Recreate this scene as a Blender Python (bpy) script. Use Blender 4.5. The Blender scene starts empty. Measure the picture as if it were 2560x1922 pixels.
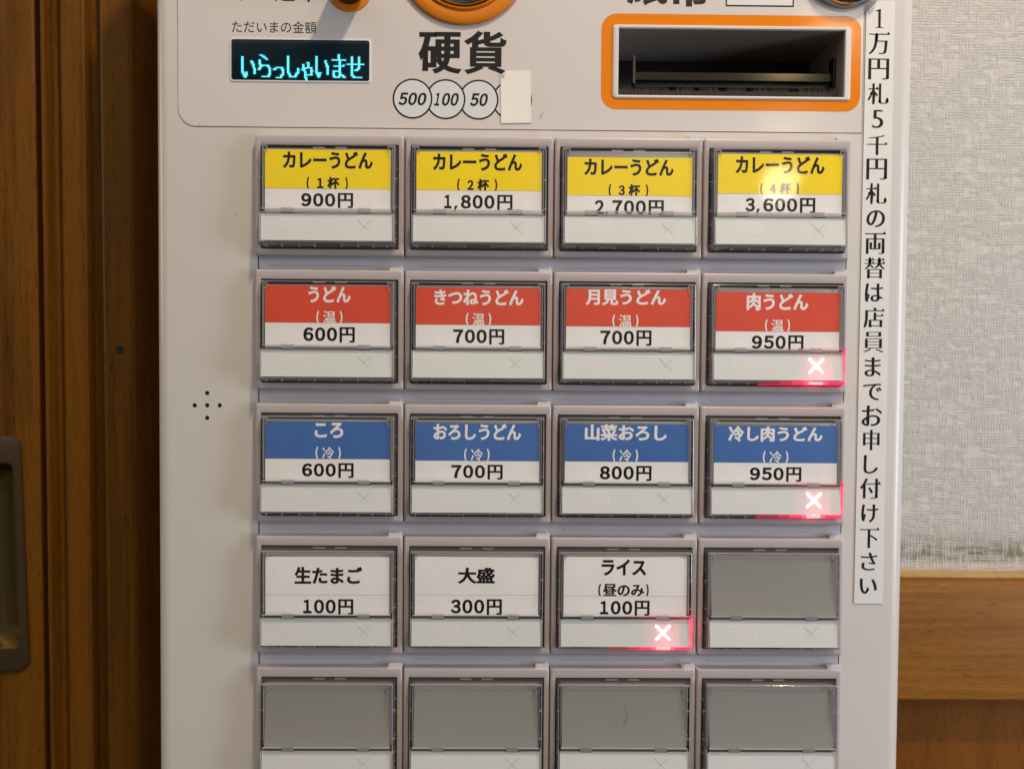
import bpy, bmesh, math, random
from mathutils import Matrix, Vector
random.seed(11)
S = bpy.context.scene
COL = S.collection
Z0 = 1.25                      # height of the top edge of the first button row above the floor (m)
MM = 0.001
PI = math.pi

# ------------------------------------------------------------------ camera
cam_d = bpy.data.cameras.new('camera')
cam = bpy.data.objects.new('camera', cam_d); COL.objects.link(cam)
right = Vector((0.999934, -0.008814, 0.007405))
down = Vector((0.007174, -0.025956, -0.999637))
fwd = Vector((0.009003, 0.999624, -0.025891))
cam.matrix_world = Matrix(((right.x, -down.x, -fwd.x, -0.01994),
                           (right.y, -down.y, -fwd.y, -0.31399),
                           (right.z, -down.z, -fwd.z, Z0 - 0.09629),
                           (0, 0, 0, 1)))
cam_d.sensor_width = 36.0
cam_d.lens = 1850 / 2560 * 36
cam_d.clip_start = 0.01
cam_d.clip_end = 50
cam_d.dof.use_dof = True
cam_d.dof.focus_distance = 0.311
cam_d.dof.aperture_fstop = 9.0
S.camera = cam

# ------------------------------------------------------------------ world: the cool, dim light of the room
W = bpy.data.worlds.new('World'); S.world = W; W.use_nodes = True
nt = W.node_tree; nt.nodes.clear()
out = nt.nodes.new('ShaderNodeOutputWorld'); bg = nt.nodes.new('ShaderNodeBackground')
tc = nt.nodes.new('ShaderNodeTexCoord'); sep = nt.nodes.new('ShaderNodeSeparateXYZ')
mr = nt.nodes.new('ShaderNodeMapRange'); rp = nt.nodes.new('ShaderNodeValToRGB')
nt.links.new(tc.outputs['Generated'], sep.inputs[0]); nt.links.new(sep.outputs['Z'], mr.inputs['Value'])
mr.inputs['From Min'].default_value = -1; mr.inputs['From Max'].default_value = 1
nt.links.new(mr.outputs['Result'], rp.inputs['Fac'])
cr = rp.color_ramp
cr.elements[0].position = 0.20; cr.elements[0].color = (0.075, 0.064, 0.052, 1)
cr.elements[1].position = 0.95; cr.elements[1].color = (0.80, 0.75, 0.74, 1)
for p_, c_ in ((0.46, (0.13, 0.115, 0.10)), (0.58, (0.21, 0.195, 0.185)), (0.72, (0.52, 0.485, 0.475))):
    e = cr.elements.new(p_); e.color = (*c_, 1)
wn = nt.nodes.new('ShaderNodeTexNoise'); wn.inputs['Scale'].default_value = 3.2; wn.inputs['Detail'].default_value = 2.0
wm = nt.nodes.new('ShaderNodeMapRange'); wm.inputs['From Min'].default_value = 0.47; wm.inputs['From Max'].default_value = 0.60
wm.inputs['To Min'].default_value = 0.55; wm.inputs['To Max'].default_value = 2.3
wx = nt.nodes.new('ShaderNodeMix'); wx.data_type = 'RGBA'; wx.blend_type = 'MULTIPLY'; wx.inputs[0].default_value = 1.0
nt.links.new(tc.outputs['Generated'], wn.inputs['Vector']); nt.links.new(wn.outputs['Fac'], wm.inputs['Value'])
nt.links.new(rp.outputs['Color'], wx.inputs[6]); nt.links.new(wm.outputs['Result'], wx.inputs[7]); nt.links.new(wx.outputs[2], bg.inputs['Color']); bg.inputs['Strength'].default_value = 0.84
nt.links.new(bg.outputs[0], out.inputs[0])

# ------------------------------------------------------------------ lamps of the room
def lamp(name, kind, loc, power, color, size, target=None, size_y=None):
    d = bpy.data.lights.new(name, kind); d.energy = power; d.color = color
    if kind == 'AREA':
        d.size = size
        if size_y: d.shape = 'RECTANGLE'; d.size_y = size_y
    else:
        d.shadow_soft_size = size
    o = bpy.data.objects.new(name, d); COL.objects.link(o); o.location = loc
    if target is not None:
        o.rotation_euler = (Vector(target) - Vector(loc)).to_track_quat('-Z', 'Y').to_euler()
    return o
lamp('ceiling_lamp', 'POINT', (0.22, -0.45, Z0 + 0.72), 22.5, (1.0, 0.79, 0.56), 0.026)
lamp('pendant_lamp', 'POINT', (0.468, -1.0, Z0 + 0.315), 0.62, (1.0, 0.85, 0.62), 0.030)
lamp('far_lamp', 'POINT', (0.642, -1.2, Z0 + 0.576), 2.2, (1.0, 0.82, 0.58), 0.028)
lamp('side_window', 'AREA', (1.0, -0.45, Z0 - 0.10), 6.5, (0.72, 0.82, 1.0), 0.25, (0.15, 0, Z0), 0.6)
lamp('entrance_lamp', 'AREA', (-1.3, -0.03, Z0 + 0.22), 1.7, (1.0, 0.88, 0.58), 0.10, (-0.17, 0, Z0), 0.5)

S.view_settings.view_transform = 'Standard'
S.view_settings.look = 'None'
S.view_settings.exposure = 0.12
S.view_settings.gamma = 1
S.cycles.use_denoising = True
S.cycles.transparent_max_bounces = 24
S.cycles.max_bounces = 10
S.cycles.sample_clamp_indirect = 4.0

# ------------------------------------------------------------------ materials
def mat(name, color, rough=0.5, spec=0.5, metal=0.0, emit=None, emit_s=0.0):
    m = bpy.data.materials.new(name); m.use_nodes = True
    b = m.node_tree.nodes['Principled BSDF']
    b.inputs['Base Color'].default_value = (*color, 1)
    b.inputs['Roughness'].default_value = rough
    b.inputs['Specular IOR Level'].default_value = spec
    b.inputs['Metallic'].default_value = metal
    if emit:
        b.inputs['Emission Color'].default_value = (*emit, 1)
        b.inputs['Emission Strength'].default_value = emit_s
    return m

def N(m, t, **kw):
    n = m.node_tree.nodes.new(t)
    for k, v in kw.items(): setattr(n, k, v)
    return n
def L(m, a, b): m.node_tree.links.new(a, b)

def plastic(name, color, rough, var=0.03, bump=0.0, scale=180.0, dirt=0.0):
    """painted / moulded plastic with a faint uneven tone, gloss and orange peel"""
    m = mat(name, color, rough)
    b = m.node_tree.nodes['Principled BSDF']
    t = N(m, 'ShaderNodeTexCoord')
    n1 = N(m, 'ShaderNodeTexNoise'); n1.inputs['Scale'].default_value = 9; n1.inputs['Detail'].default_value = 5
    L(m, t.outputs['Object'], n1.inputs['Vector'])
    mx = N(m, 'ShaderNodeMix', data_type='RGBA'); mx.blend_type = 'MULTIPLY'
    mx.inputs[0].default_value = 1.0
    r = N(m, 'ShaderNodeMapRange'); r.inputs['To Min'].default_value = 1 - var; r.inputs['To Max'].default_value = 1 + var
    L(m, n1.outputs['Fac'], r.inputs['Value'])
    mx.inputs[6].default_value = (*color, 1)
    L(m, r.outputs['Result'], mx.inputs[7])
    src = mx.outputs[2]
    if dirt:
        v = N(m, 'ShaderNodeTexVoronoi'); v.inputs['Scale'].default_value = 38
        L(m, t.outputs['Object'], v.inputs['Vector'])
        rr = N(m, 'ShaderNodeMapRange'); rr.inputs['From Min'].default_value = 0.018; rr.inputs['From Max'].default_value = 0.03
        rr.inputs['To Min'].default_value = 1 - dirt; rr.inputs['To Max'].default_value = 1
        L(m, v.outputs['Distance'], rr.inputs['Value'])
        m2 = N(m, 'ShaderNodeMix', data_type='RGBA'); m2.blend_type = 'MULTIPLY'; m2.inputs[0].default_value = 1
        L(m, src, m2.inputs[6]); L(m, rr.outputs['Result'], m2.inputs[7]); src = m2.outputs[2]
    L(m, src, b.inputs['Base Color'])
    n2 = N(m, 'ShaderNodeTexNoise'); n2.inputs['Scale'].default_value = scale; n2.inputs['Detail'].default_value = 3
    L(m, t.outputs['Object'], n2.inputs['Vector'])
    r2 = N(m, 'ShaderNodeMapRange'); r2.inputs['To Min'].default_value = max(0, rough - 0.07); r2.inputs['To Max'].default_value = rough + 0.07
    L(m, n1.outputs['Fac'], r2.inputs['Value']); L(m, r2.outputs['Result'], b.inputs['Roughness'])
    if bump:
        bp = N(m, 'ShaderNodeBump'); bp.inputs['Strength'].default_value = bump; bp.inputs['Distance'].default_value = 0.0004
        L(m, n2.outputs['Fac'], bp.inputs['Height']); L(m, bp.outputs[0], b.inputs['Normal'])
    return m

def paper(name, color, rough=0.6, grain=0.06, spec=0.3):
    m = mat(name, color, rough, spec)
    b = m.node_tree.nodes['Principled BSDF']
    t = N(m, 'ShaderNodeTexCoord')
    n1 = N(m, 'ShaderNodeTexNoise'); n1.inputs['Scale'].default_value = 1500; n1.inputs['Detail'].default_value = 4
    n3 = N(m, 'ShaderNodeTexNoise'); n3.inputs['Scale'].default_value = 45; n3.inputs['Detail'].default_value = 3
    L(m, t.outputs['Object'], n1.inputs['Vector']); L(m, t.outputs['Object'], n3.inputs['Vector'])
    ad = N(m, 'ShaderNodeMath', operation='ADD'); L(m, n1.outputs['Fac'], ad.inputs[0]); L(m, n3.outputs['Fac'], ad.inputs[1])
    r = N(m, 'ShaderNodeMapRange'); r.inputs['From Min'].default_value = 0.5; r.inputs['From Max'].default_value = 1.5
    r.inputs['To Min'].default_value = 1 - grain; r.inputs['To Max'].default_value = 1 + grain
    L(m, ad.outputs[0], r.inputs['Value'])
    mx = N(m, 'ShaderNodeMix', data_type='RGBA'); mx.blend_type = 'MULTIPLY'; mx.inputs[0].default_value = 1
    mx.inputs[6].default_value = (*color, 1); L(m, r.outputs['Result'], mx.inputs[7]); L(m, mx.outputs[2], b.inputs['Base Color'])
    bp = N(m, 'ShaderNodeBump'); bp.inputs['Strength'].default_value = 0.4; bp.inputs['Distance'].default_value = 0.0014
    L(m, n3.outputs['Fac'], bp.inputs['Height']); L(m, bp.outputs[0], b.inputs['Normal'])
    return m

def clear(name, tint, rough, ior, haze=0.0, bump=0.0):
    """thin clear acrylic wall: light goes straight through, the surface mirrors the room"""
    m = bpy.data.materials.new(name); m.use_nodes = True
    n = m.node_tree.nodes; n.clear()
    o = N(m, 'ShaderNodeOutputMaterial'); tr = N(m, 'ShaderNodeBsdfTransparent'); gl = N(m, 'ShaderNodeBsdfGlossy')
    lw = N(m, 'ShaderNodeLayerWeight'); lw.inputs['Blend'].default_value = 0.5
    pw = N(m, 'ShaderNodeMath', operation='POWER'); pw.inputs[1].default_value = 5
    f0 = ((ior - 1) / (ior + 1)) ** 2
    fr = N(m, 'ShaderNodeMath', operation='MULTIPLY_ADD'); fr.inputs[1].default_value = 1 - f0; fr.inputs[2].default_value = f0
    L(m, lw.outputs['Facing'], pw.inputs[0]); L(m, pw.outputs[0], fr.inputs[0]); mx = N(m, 'ShaderNodeMixShader')
    tr.inputs['Color'].default_value = (*tint, 1); gl.inputs['Roughness'].default_value = rough
    L(m, fr.outputs[0], mx.inputs[0]); L(m, tr.outputs[0], mx.inputs[1]); L(m, gl.outputs[0], mx.inputs[2])
    last = mx.outputs[0]
    if haze:
        df = N(m, 'ShaderNodeBsdfDiffuse'); df.inputs['Color'].default_value = (0.8, 0.8, 0.8, 1)
        tl = N(m, 'ShaderNodeBsdfTranslucent'); tl.inputs['Color'].default_value = (0.9, 0.9, 0.9, 1)
        m1 = N(m, 'ShaderNodeMixShader'); m1.inputs[0].default_value = 0.5
        L(m, df.outputs[0], m1.inputs[1]); L(m, tl.outputs[0], m1.inputs[2])
        m2 = N(m, 'ShaderNodeMixShader'); m2.inputs[0].default_value = haze
        L(m, last, m2.inputs[1]); L(m, m1.outputs[0], m2.inputs[2]); last = m2.outputs[0]
    if bump:
        t = N(m, 'ShaderNodeTexCoord'); ns = N(m, 'ShaderNodeTexNoise'); ns.inputs['Scale'].default_value = 32
        ns.inputs['Detail'].default_value = 2
        bp = N(m, 'ShaderNodeBump'); bp.inputs['Strength'].default_value = bump; bp.inputs['Distance'].default_value = 0.002
        L(m, t.outputs['Object'], ns.inputs['Vector']); L(m, ns.outputs['Fac'], bp.inputs['Height'])
        L(m, bp.outputs[0], gl.inputs['Normal']); L(m, bp.outputs[0], lw.inputs['Normal'])
    L(m, last, o.inputs['Surface'])
    return m

def translucent(name, color, amount):
    m = mat(name, color, 0.45, 0.4)
    b = m.node_tree.nodes['Principled BSDF']; o = m.node_tree.nodes['Material Output']
    tl = N(m, 'ShaderNodeBsdfTranslucent'); tl.inputs['Color'].default_value = (*color, 1)
    mx = N(m, 'ShaderNodeMixShader'); mx.inputs[0].default_value = amount
    L(m, b.outputs[0], mx.inputs[1]); L(m, tl.outputs[0], mx.inputs[2]); L(m, mx.outputs[0], o.inputs['Surface'])
    return m

def wood(name, dark, light, axis='Z', scale=1.0, rough=0.42, bump=0.12):
    """straight grain running along one axis, with pores and broad tone changes"""
    m = mat(name, light, rough, 0.12)
    b = m.node_tree.nodes['Principled BSDF']
    t = N(m, 'ShaderNodeTexCoord'); mp = N(m, 'ShaderNodeMapping')
    k = {'Z': (1, 1, 0.035), 'X': (0.035, 1, 1)}[axis]
    mp.inputs['Scale'].default_value = tuple(v * scale for v in k)
    L(m, t.outputs['Object'], mp.inputs['Vector'])
    n1 = N(m, 'ShaderNodeTexNoise'); n1.inputs['Scale'].default_value = 400; n1.inputs['Detail'].default_value = 6; n1.inputs['Roughness'].default_value = 0.65
    n2 = N(m, 'ShaderNodeTexNoise'); n2.inputs['Scale'].default_value = 30; n2.inputs['Detail'].default_value = 4; n2.inputs['Distortion'].default_value = 0.6
    mp2 = N(m, 'ShaderNodeMapping'); k2 = {'Z': (1, 1, 0.10), 'X': (0.10, 1, 1)}[axis]
    mp2.inputs['Scale'].default_value = k2
    L(m, t.outputs['Object'], mp2.inputs['Vector'])
    n3 = N(m, 'ShaderNodeTexNoise'); n3.inputs['Scale'].default_value = 1300; n3.inputs['Detail'].default_value = 2
    L(m, mp.outputs[0], n1.inputs['Vector']); L(m, mp.outputs[0], n2.inputs['Vector']); L(m, mp2.outputs[0], n3.inputs['Vector'])
    a = N(m, 'ShaderNodeMath', operation='MULTIPLY_ADD'); a.inputs[1].default_value = 0.45
    L(m, n1.outputs['Fac'], a.inputs[0])
    a2 = N(m, 'ShaderNodeMath', operation='MULTIPLY'); a2.inputs[1].default_value = 0.62
    L(m, n2.outputs['Fac'], a2.inputs[0]); L(m, a2.outputs[0], a.inputs[2])
    r = N(m, 'ShaderNodeMapRange'); r.inputs['From Min'].default_value = 0.42; r.inputs['From Max'].default_value = 0.64
    L(m, a.outputs[0], r.inputs['Value'])
    mx = N(m, 'ShaderNodeMix', data_type='RGBA'); mx.inputs[6].default_value = (*dark, 1); mx.inputs[7].default_value = (*light, 1)
    L(m, r.outputs['Result'], mx.inputs[0])
    p = N(m, 'ShaderNodeMapRange'); p.inputs['From Min'].default_value = 0.30; p.inputs['From Max'].default_value = 0.44
    p.inputs['To Min'].default_value = 0.60; p.inputs['To Max'].default_value = 1
    L(m, n3.outputs['Fac'], p.inputs['Value'])
    m2 = N(m, 'ShaderNodeMix', data_type='RGBA'); m2.blend_type = 'MULTIPLY'; m2.inputs[0].default_value = 1
    L(m, mx.outputs[2], m2.inputs[6]); L(m, p.outputs['Result'], m2.inputs[7])
    L(m, m2.outputs[2], b.inputs['Base Color'])
    bp = N(m, 'ShaderNodeBump'); bp.inputs['Strength'].default_value = bump; bp.inputs['Distance'].default_value = 0.001
    L(m, n3.outputs['Fac'], bp.inputs['Height']); L(m, bp.outputs[0], b.inputs['Normal'])
    return m

def wallpaper():
    """woven wallpaper: short raised threads across and along, slightly soiled near the rail"""
    m = mat('woven_wallpaper', (0.7, 0.68, 0.63), 0.8, 0.2)
    b = m.node_tree.nodes['Principled BSDF']
    t = N(m, 'ShaderNodeTexCoord')
    def thread(direction, sc):
        w = N(m, 'ShaderNodeTexWave', wave_type='BANDS', bands_direction=direction)
        w.inputs['Scale'].default_value = sc; w.inputs['Distortion'].default_value = 4.6; w.inputs['Detail'].default_value = 3.0
        w.inputs['Detail Scale'].default_value = 0.42; w.inputs['Detail Roughness'].default_value = 0.62
        L(m, t.outputs['Object'], w.inputs['Vector']); return w.outputs['Fac']
    def patch(sx, sz, sc, a, c):
        mp = N(m, 'ShaderNodeMapping'); mp.inputs['Scale'].default_value = (sx, 1, sz); L(m, t.outputs['Object'], mp.inputs['Vector'])
        n = N(m, 'ShaderNodeTexNoise'); n.inputs['Scale'].default_value = sc; n.inputs['Detail'].default_value = 3; L(m, mp.outputs[0], n.inputs['Vector'])
        q = N(m, 'ShaderNodeMapRange'); q.inputs['From Min'].default_value = a; q.inputs['From Max'].default_value = c; L(m, n.outputs['Fac'], q.inputs['Value']); return q.outputs['Result']
    def mul(a, c):
        n = N(m, 'ShaderNodeMath', operation='MULTIPLY'); L(m, a, n.inputs[0]); L(m, c, n.inputs[1]); return n.outputs[0]
    h = mul(thread('Z', 185), patch(.25, 1, 330, .36, .64)); v = mul(thread('X', 172), patch(1, .25, 330, .40, .70))
    av = N(m, 'ShaderNodeMath', operation='ADD'); L(m, h, av.inputs[0]); L(m, v, av.inputs[1])
    r = N(m, 'ShaderNodeMapRange'); r.inputs['From Min'].default_value = 0.05; r.inputs['From Max'].default_value = 0.95
    L(m, av.outputs[0], r.inputs['Value'])
    # soiling: only just above the rail, in the hollows of the weave
    sp = N(m, 'ShaderNodeSeparateXYZ'); L(m, t.outputs['Object'], sp.inputs[0])
    band = N(m, 'ShaderNodeMapRange'); band.inputs['From Min'].default_value = Z0 - 0.224 + 0.027; band.inputs['From Max'].default_value = Z0 - 0.224 + 0.012
    L(m, sp.outputs['Z'], band.inputs['Value'])
    band2 = N(m, 'ShaderNodeMapRange'); band2.inputs['From Min'].default_value = Z0 - 0.224 + 0.003; band2.inputs['From Max'].default_value = Z0 - 0.224 + 0.007
    L(m, sp.outputs['Z'], band2.inputs['Value'])
    bm_ = N(m, 'ShaderNodeMath', operation='MULTIPLY'); L(m, band.outputs[0], bm_.inputs[0]); L(m, band2.outputs[0], bm_.inputs[1])
    inv = N(m, 'ShaderNodeMapRange'); inv.inputs['From Min'].default_value = 0.62; inv.inputs['From Max'].default_value = 0.18
    L(m, r.outputs['Result'], inv.inputs['Value'])
    soil = N(m, 'ShaderNodeMath', operation='MULTIPLY'); L(m, bm_.outputs[0], soil.inputs[0]); L(m, inv.outputs[0], soil.inputs[1])
    c1 = N(m, 'ShaderNodeMix', data_type='RGBA'); c1.inputs[6].default_value = (0.53, 0.505, 0.455, 1); c1.inputs[7].default_value = (0.60, 0.578, 0.53, 1)  # hollows of the weave toned darker, relief shading put into the colour
    L(m, r.outputs['Result'], c1.inputs[0])
    c2 = N(m, 'ShaderNodeMix', data_type='RGBA'); c2.inputs[7].default_value = (0.22, 0.19, 0.11, 1)
    L(m, soil.outputs[0], c2.inputs[0]); L(m, c1.outputs[2], c2.inputs[6]); L(m, c2.outputs[2], b.inputs['Base Color'])
    bp = N(m, 'ShaderNodeBump'); bp.inputs['Strength'].default_value = 0.8; bp.inputs['Distance'].default_value = 0.0012
    L(m, r.outputs['Result'], bp.inputs['Height']); L(m, bp.outputs[0], b.inputs['Normal'])
    return m

M = {}
M['panel'] = plastic('white_painted_steel', (0.61, 0.582, 0.54), 0.30, 0.025, 0.05, 260, dirt=0.25)
M['plate'] = plastic('laminated_front_sheet', (0.63, 0.59, 0.56), 0.18, 0.02, 0.05, 300, dirt=0.2)
M['frame'] = plastic('pinkish_grey_plastic', (0.455, 0.40, 0.395), 0.33, 0.03, 0.08, 900)
M['tray'] = plastic('pale_grey_sheet', (0.56, 0.54, 0.565), 0.25, 0.03, 0.04, 300)
M['nub'] = plastic('white_plastic_tab', (0.62, 0.60, 0.58), 0.35)
M['well'] = plastic('dark_grey_plastic', (0.10, 0.090, 0.092), 0.35)
M['diffuser'] = plastic('smoked_diffuser', (0.28, 0.275, 0.25), 0.30, 0.05)
M['clear'] = clear('clear_acrylic', (0.995, 0.995, 0.995), 0.06, 1.49, 0.0, 0.05)
M['side'] = clear('clear_acrylic_side', (0.84, 0.83, 0.84), 0.05, 1.7, 0.05)
M['facet'] = clear('frosted_acrylic', (0.92, 0.92, 0.92), 0.08, 2.2, 0.5)  # whitish haze puts bright edge glints into the material of ribs and rims
M['edge'] = clear('clear_acrylic_rib', (0.72, 0.71, 0.70), 0.10, 1.9, 0.34)
M['strip'] = translucent('milky_white_strip', (0.84, 0.86, 0.82), 0.14)
M['stripbox'] = mat('faint_window_ink', (0.75, 0.735, 0.70), 0.5)
M['stripline'] = mat('faint_window_outline', (0.80, 0.80, 0.76), 0.5)
M['cross_off'] = mat('grey_cross_ink', (0.69, 0.69, 0.66), 0.5)
M['cross_on'] = mat('lit_cross', (0.9, 0.8, 0.8), 0.5, emit=(1.0, 0.62, 0.66), emit_s=3.2)
for n_, c_, s_ in (('glow_low', (1.0, .02, .09), .16), ('glow_dim', (1.0, .010, .07), .50), ('glow', (1.0, .014, .11), 1.15), ('glow_mid', (1.0, .08, .18), 1.5), ('glow_hot', (1.0, .38, .36), 1.6)):
    M[n_] = mat('led_' + n_, (.5, .05, .08), .3, emit=c_, emit_s=s_)
M['paper'] = paper('white_card', (0.84, 0.82, 0.79))
M['yellow'] = paper('yellow_card', (0.93, 0.70, 0.006), grain=0.035)
M['red'] = paper('red_card', (0.68, 0.074, 0.034), grain=0.07)
M['blue'] = paper('blue_card', (0.055, 0.15, 0.40), grain=0.10)
M['ink'] = mat('black_ink', (0.010, 0.009, 0.009), 0.6, 0.15)
M['white_ink'] = mat('unprinted_white', (0.84, 0.82, 0.79), 0.6)
M['rule'] = mat('grey_rule', (0.30, 0.29, 0.27), 0.6)
M['print'] = mat('dark_print', (0.014, 0.013, 0.012), 0.4, 0.25)
M['seam'] = mat('dark_seam', (0.03, 0.03, 0.03), 0.8)
M['orange'] = plastic('orange_sheet', (0.76, 0.215, 0.002), 0.14, 0.015)
M['orange'].node_tree.nodes['Principled BSDF'].inputs['Specular IOR Level'].default_value = 0.22
M['orange_ring'] = plastic('orange_plastic', (0.66, 0.19, 0.004), 0.30, 0.02)
M['coin_print'] = mat('pale_print', (0.66, 0.68, 0.675), 0.3)
M['rim'] = plastic('white_rim_plastic', (0.68, 0.66, 0.63), 0.35)
M['cavity'] = plastic('dark_brown_plastic', (0.30, 0.25, 0.21), 0.28, 0.05, 0.05, 300)
M['black'] = mat('black_plastic', (0.008, 0.008, 0.008), 0.4)
M['brass'] = mat('smoky_metal', (0.05, 0.044, 0.030), 0.13, 0.5, 1.0)
M['chrome'] = mat('polished_metal', (0.42, 0.39, 0.36), 0.10, 0.5, 1.0)
M['darkmetal'] = mat('dark_metal', (0.10, 0.085, 0.075), 0.25, 0.5, 1.0)
M['bristle'] = mat('bristle', (0.06, 0.046, 0.040), 0.7, 0.2)
M['glass'] = mat('display_window', (0.003, 0.007, 0.010), 0.12, 0.15, emit=(0.0, 0.35, 0.55), emit_s=0.012)
M['bezel'] = mat('display_bezel', (0.010, 0.014, 0.020), 0.25)
M['cyan'] = mat('lit_cyan_dots', (0.05, 0.3, 0.35), 0.4, emit=(0.10, 0.86, 1.0), emit_s=1.5)
M['cyan_dim'] = mat('dim_cyan_halo', (0.006, 0.02, 0.03), 0.3, emit=(0.0, 0.35, 0.55), emit_s=0.16)
M['green'] = mat('pale_green_print', (0.45, 0.58, 0.40), 0.4)
M['patch'] = paper('white_sticker_paper', (0.80, 0.775, 0.70), 0.55, 0.025)
M['strip_paper'] = paper('glossy_label_paper', (0.73, 0.72, 0.69), 0.28, 0.015, 0.5)
M['mincho'] = mat('label_ink', (0.010, 0.014, 0.015), 0.4, 0.2)
M['door_wood'] = wood('door_veneer', (0.068, 0.025, 0.003), (0.180, 0.072, 0.007), 'Z')
M['post_wood'] = wood('post_timber', (0.066, 0.025, 0.003), (0.172, 0.068, 0.007), 'Z', 0.8)
M['back_wood'] = wood('reddish_board', (0.22, 0.046, 0.004), (0.29, 0.066, 0.006), 'Z', 1.2, 0.5, 0.05)
M['rail_wood'] = wood('rail_timber', (0.15, 0.058, 0.009), (0.27, 0.112, 0.018), 'X', 0.7)
M['wainscot_wood'] = wood('wainscot_veneer', (0.135, 0.045, 0.006), (0.20, 0.072, 0.010), 'Z', 0.25, 0.5, 0.05)
M['rail_edge'] = wood('lit_rail_edge', (0.40, 0.25, 0.09), (0.55, 0.38, 0.16), 'X', 0.7)  # lighter wood: light on the rail's top bevel put into the colour
M['wallpaper'] = wallpaper()
M['bronze'] = plastic('aged_bronze', (0.050, 0.030, 0.012), 0.32)
M['pull_brass'] = mat('worn_brass', (0.17, 0.125, 0.045), 0.32, 0.5, 0.9)

# ------------------------------------------------------------------ mesh helpers (mm in, x right, y into the wall, z up)
class MB:
    def __init__(s): s.v = []; s.f = []; s.mi = []; s.mats = []; s.flat = []
    def slot(s, m):
        m = M[m] if isinstance(m, str) else m
        if m not in s.mats: s.mats.append(m)
        return s.mats.index(m)
    def face(s, pts, m):
        i = len(s.v); s.v += [tuple(p) for p in pts]; s.f.append(list(range(i, i + len(pts)))); s.mi.append(s.slot(m))
    def quad(s, x0, x1, z0, z1, y, m, tilt=None):
        g = (lambda z: y) if tilt is None else tilt
        s.face([(x0, g(z0), z0), (x1, g(z0), z0), (x1, g(z1), z1), (x0, g(z1), z1)], m)
    def box(s, x0, x1, y0, y1, z0, z1, m):
        i = len(s.v)
        s.v += [(x, y, z) for z in (z0, z1) for y in (y0, y1) for x in (x0, x1)]
        k = s.slot(m)
        for f in ((0, 1, 5, 4), (1, 3, 7, 5), (3, 2, 6, 7), (2, 0, 4, 6), (4, 5, 7, 6), (2, 3, 1, 0)):
            s.f.append([i + a for a in f]); s.mi.append(k)
    def rings(s, rings, m, cap0=False, cap1=False):
        k = s.slot(m); base = len(s.v); n = len(rings[0])
        for r in rings: s.v += [tuple(p) for p in r]
        for a in range(len(rings) - 1):
            for j in range(n):
                j2 = (j + 1) % n
                s.f.append([base + a * n + j, base + a * n + j2, base + (a + 1) * n + j2, base + (a + 1) * n + j]); s.mi.append(k)
        if cap0: s.f.append([base + j for j in range(n)][::-1]); s.mi.append(k)
        if cap1: s.f.append([base + (len(rings) - 1) * n + j for j in range(n)]); s.mi.append(k)
    def tris(s, verts, faces, m):
        k = s.slot(m); b = len(s.v); s.v += verts
        for f in faces: s.f.append([b + a for a in f]); s.mi.append(k)
    def bar(s, a, b, w, d, m, y):
        """flat bar in the xz plane from a to b, width w, front at y, depth d"""
        ax, az = a; bx, bz = b; l = math.hypot(bx - ax, bz - az); nx, nz = -(bz - az) / l * w / 2, (bx - ax) / l * w / 2
        p = [(ax + nx, az + nz), (bx + nx, bz + nz), (bx - nx, bz - nz), (ax - nx, az - nz)]
        if d <= 0: s.face([(x, y, z) for x, z in p][::-1], m)
        else: s.rings([[(x, y, z) for x, z in p], [(x, y + d, z) for x, z in p]], m, True, True)
    def build(s, name, parent=None, world=False, smooth=40, mesh_only=False):
        me = bpy.data.meshes.new(name)
        dz = Z0 if world else 0
        me.from_pydata([(x * MM, y * MM, z * MM + dz) for x, y, z in s.v], [], s.f)
        for m in s.mats: me.materials.append(m)
        me.polygons.foreach_set('material_index', s.mi)
        if smooth:
            me.polygons.foreach_set('use_smooth', [True] * len(me.polygons)); me.set_sharp_from_angle(angle=math.radians(smooth))
            for i in s.flat: me.polygons[i].use_smooth = False
        me.update()
        o = bpy.data.objects.new(name, me); COL.objects.link(o)
        if parent:
            o.parent = parent
            if world: o.matrix_parent_inverse = PINV[parent.name]
        return o
PINV = {}

def rrect(x0, x1, z0, z1, r, y, n=5):
    g = y if callable(y) else (lambda x, z: y)
    pts = []
    for cx, cz, a0 in ((x1 - r, z0 + r, -90), (x1 - r, z1 - r, 0), (x0 + r, z1 - r, 90), (x0 + r, z0 + r, 180)):
        for i in range(n + 1):
            a = math.radians(a0 + 90 * i / n); x, z = cx + r * math.cos(a), cz + r * math.sin(a)
            pts.append((x, g(x, z), z))
    return pts
def circ(cx, cz, r, y, n=64):
    return [(cx + r * math.cos(2 * PI * i / n), y, cz + r * math.sin(2 * PI * i / n)) for i in range(n)]

def thing(name, label, cat, loc, group=None):
    o = bpy.data.objects.new(name, None); COL.objects.link(o); o.location = loc
    o.empty_display_size = 0.05
    o['label'] = label; o['category'] = cat
    if group: o['group'] = group
    PINV[o.name] = Matrix.Translation(Vector(loc)).inverted()
    return o
def tag(o, label, cat, group=None, kind=None):
    o['label'] = label; o['category'] = cat
    if group: o['group'] = group
    if kind: o['kind'] = kind
    return o

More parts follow.
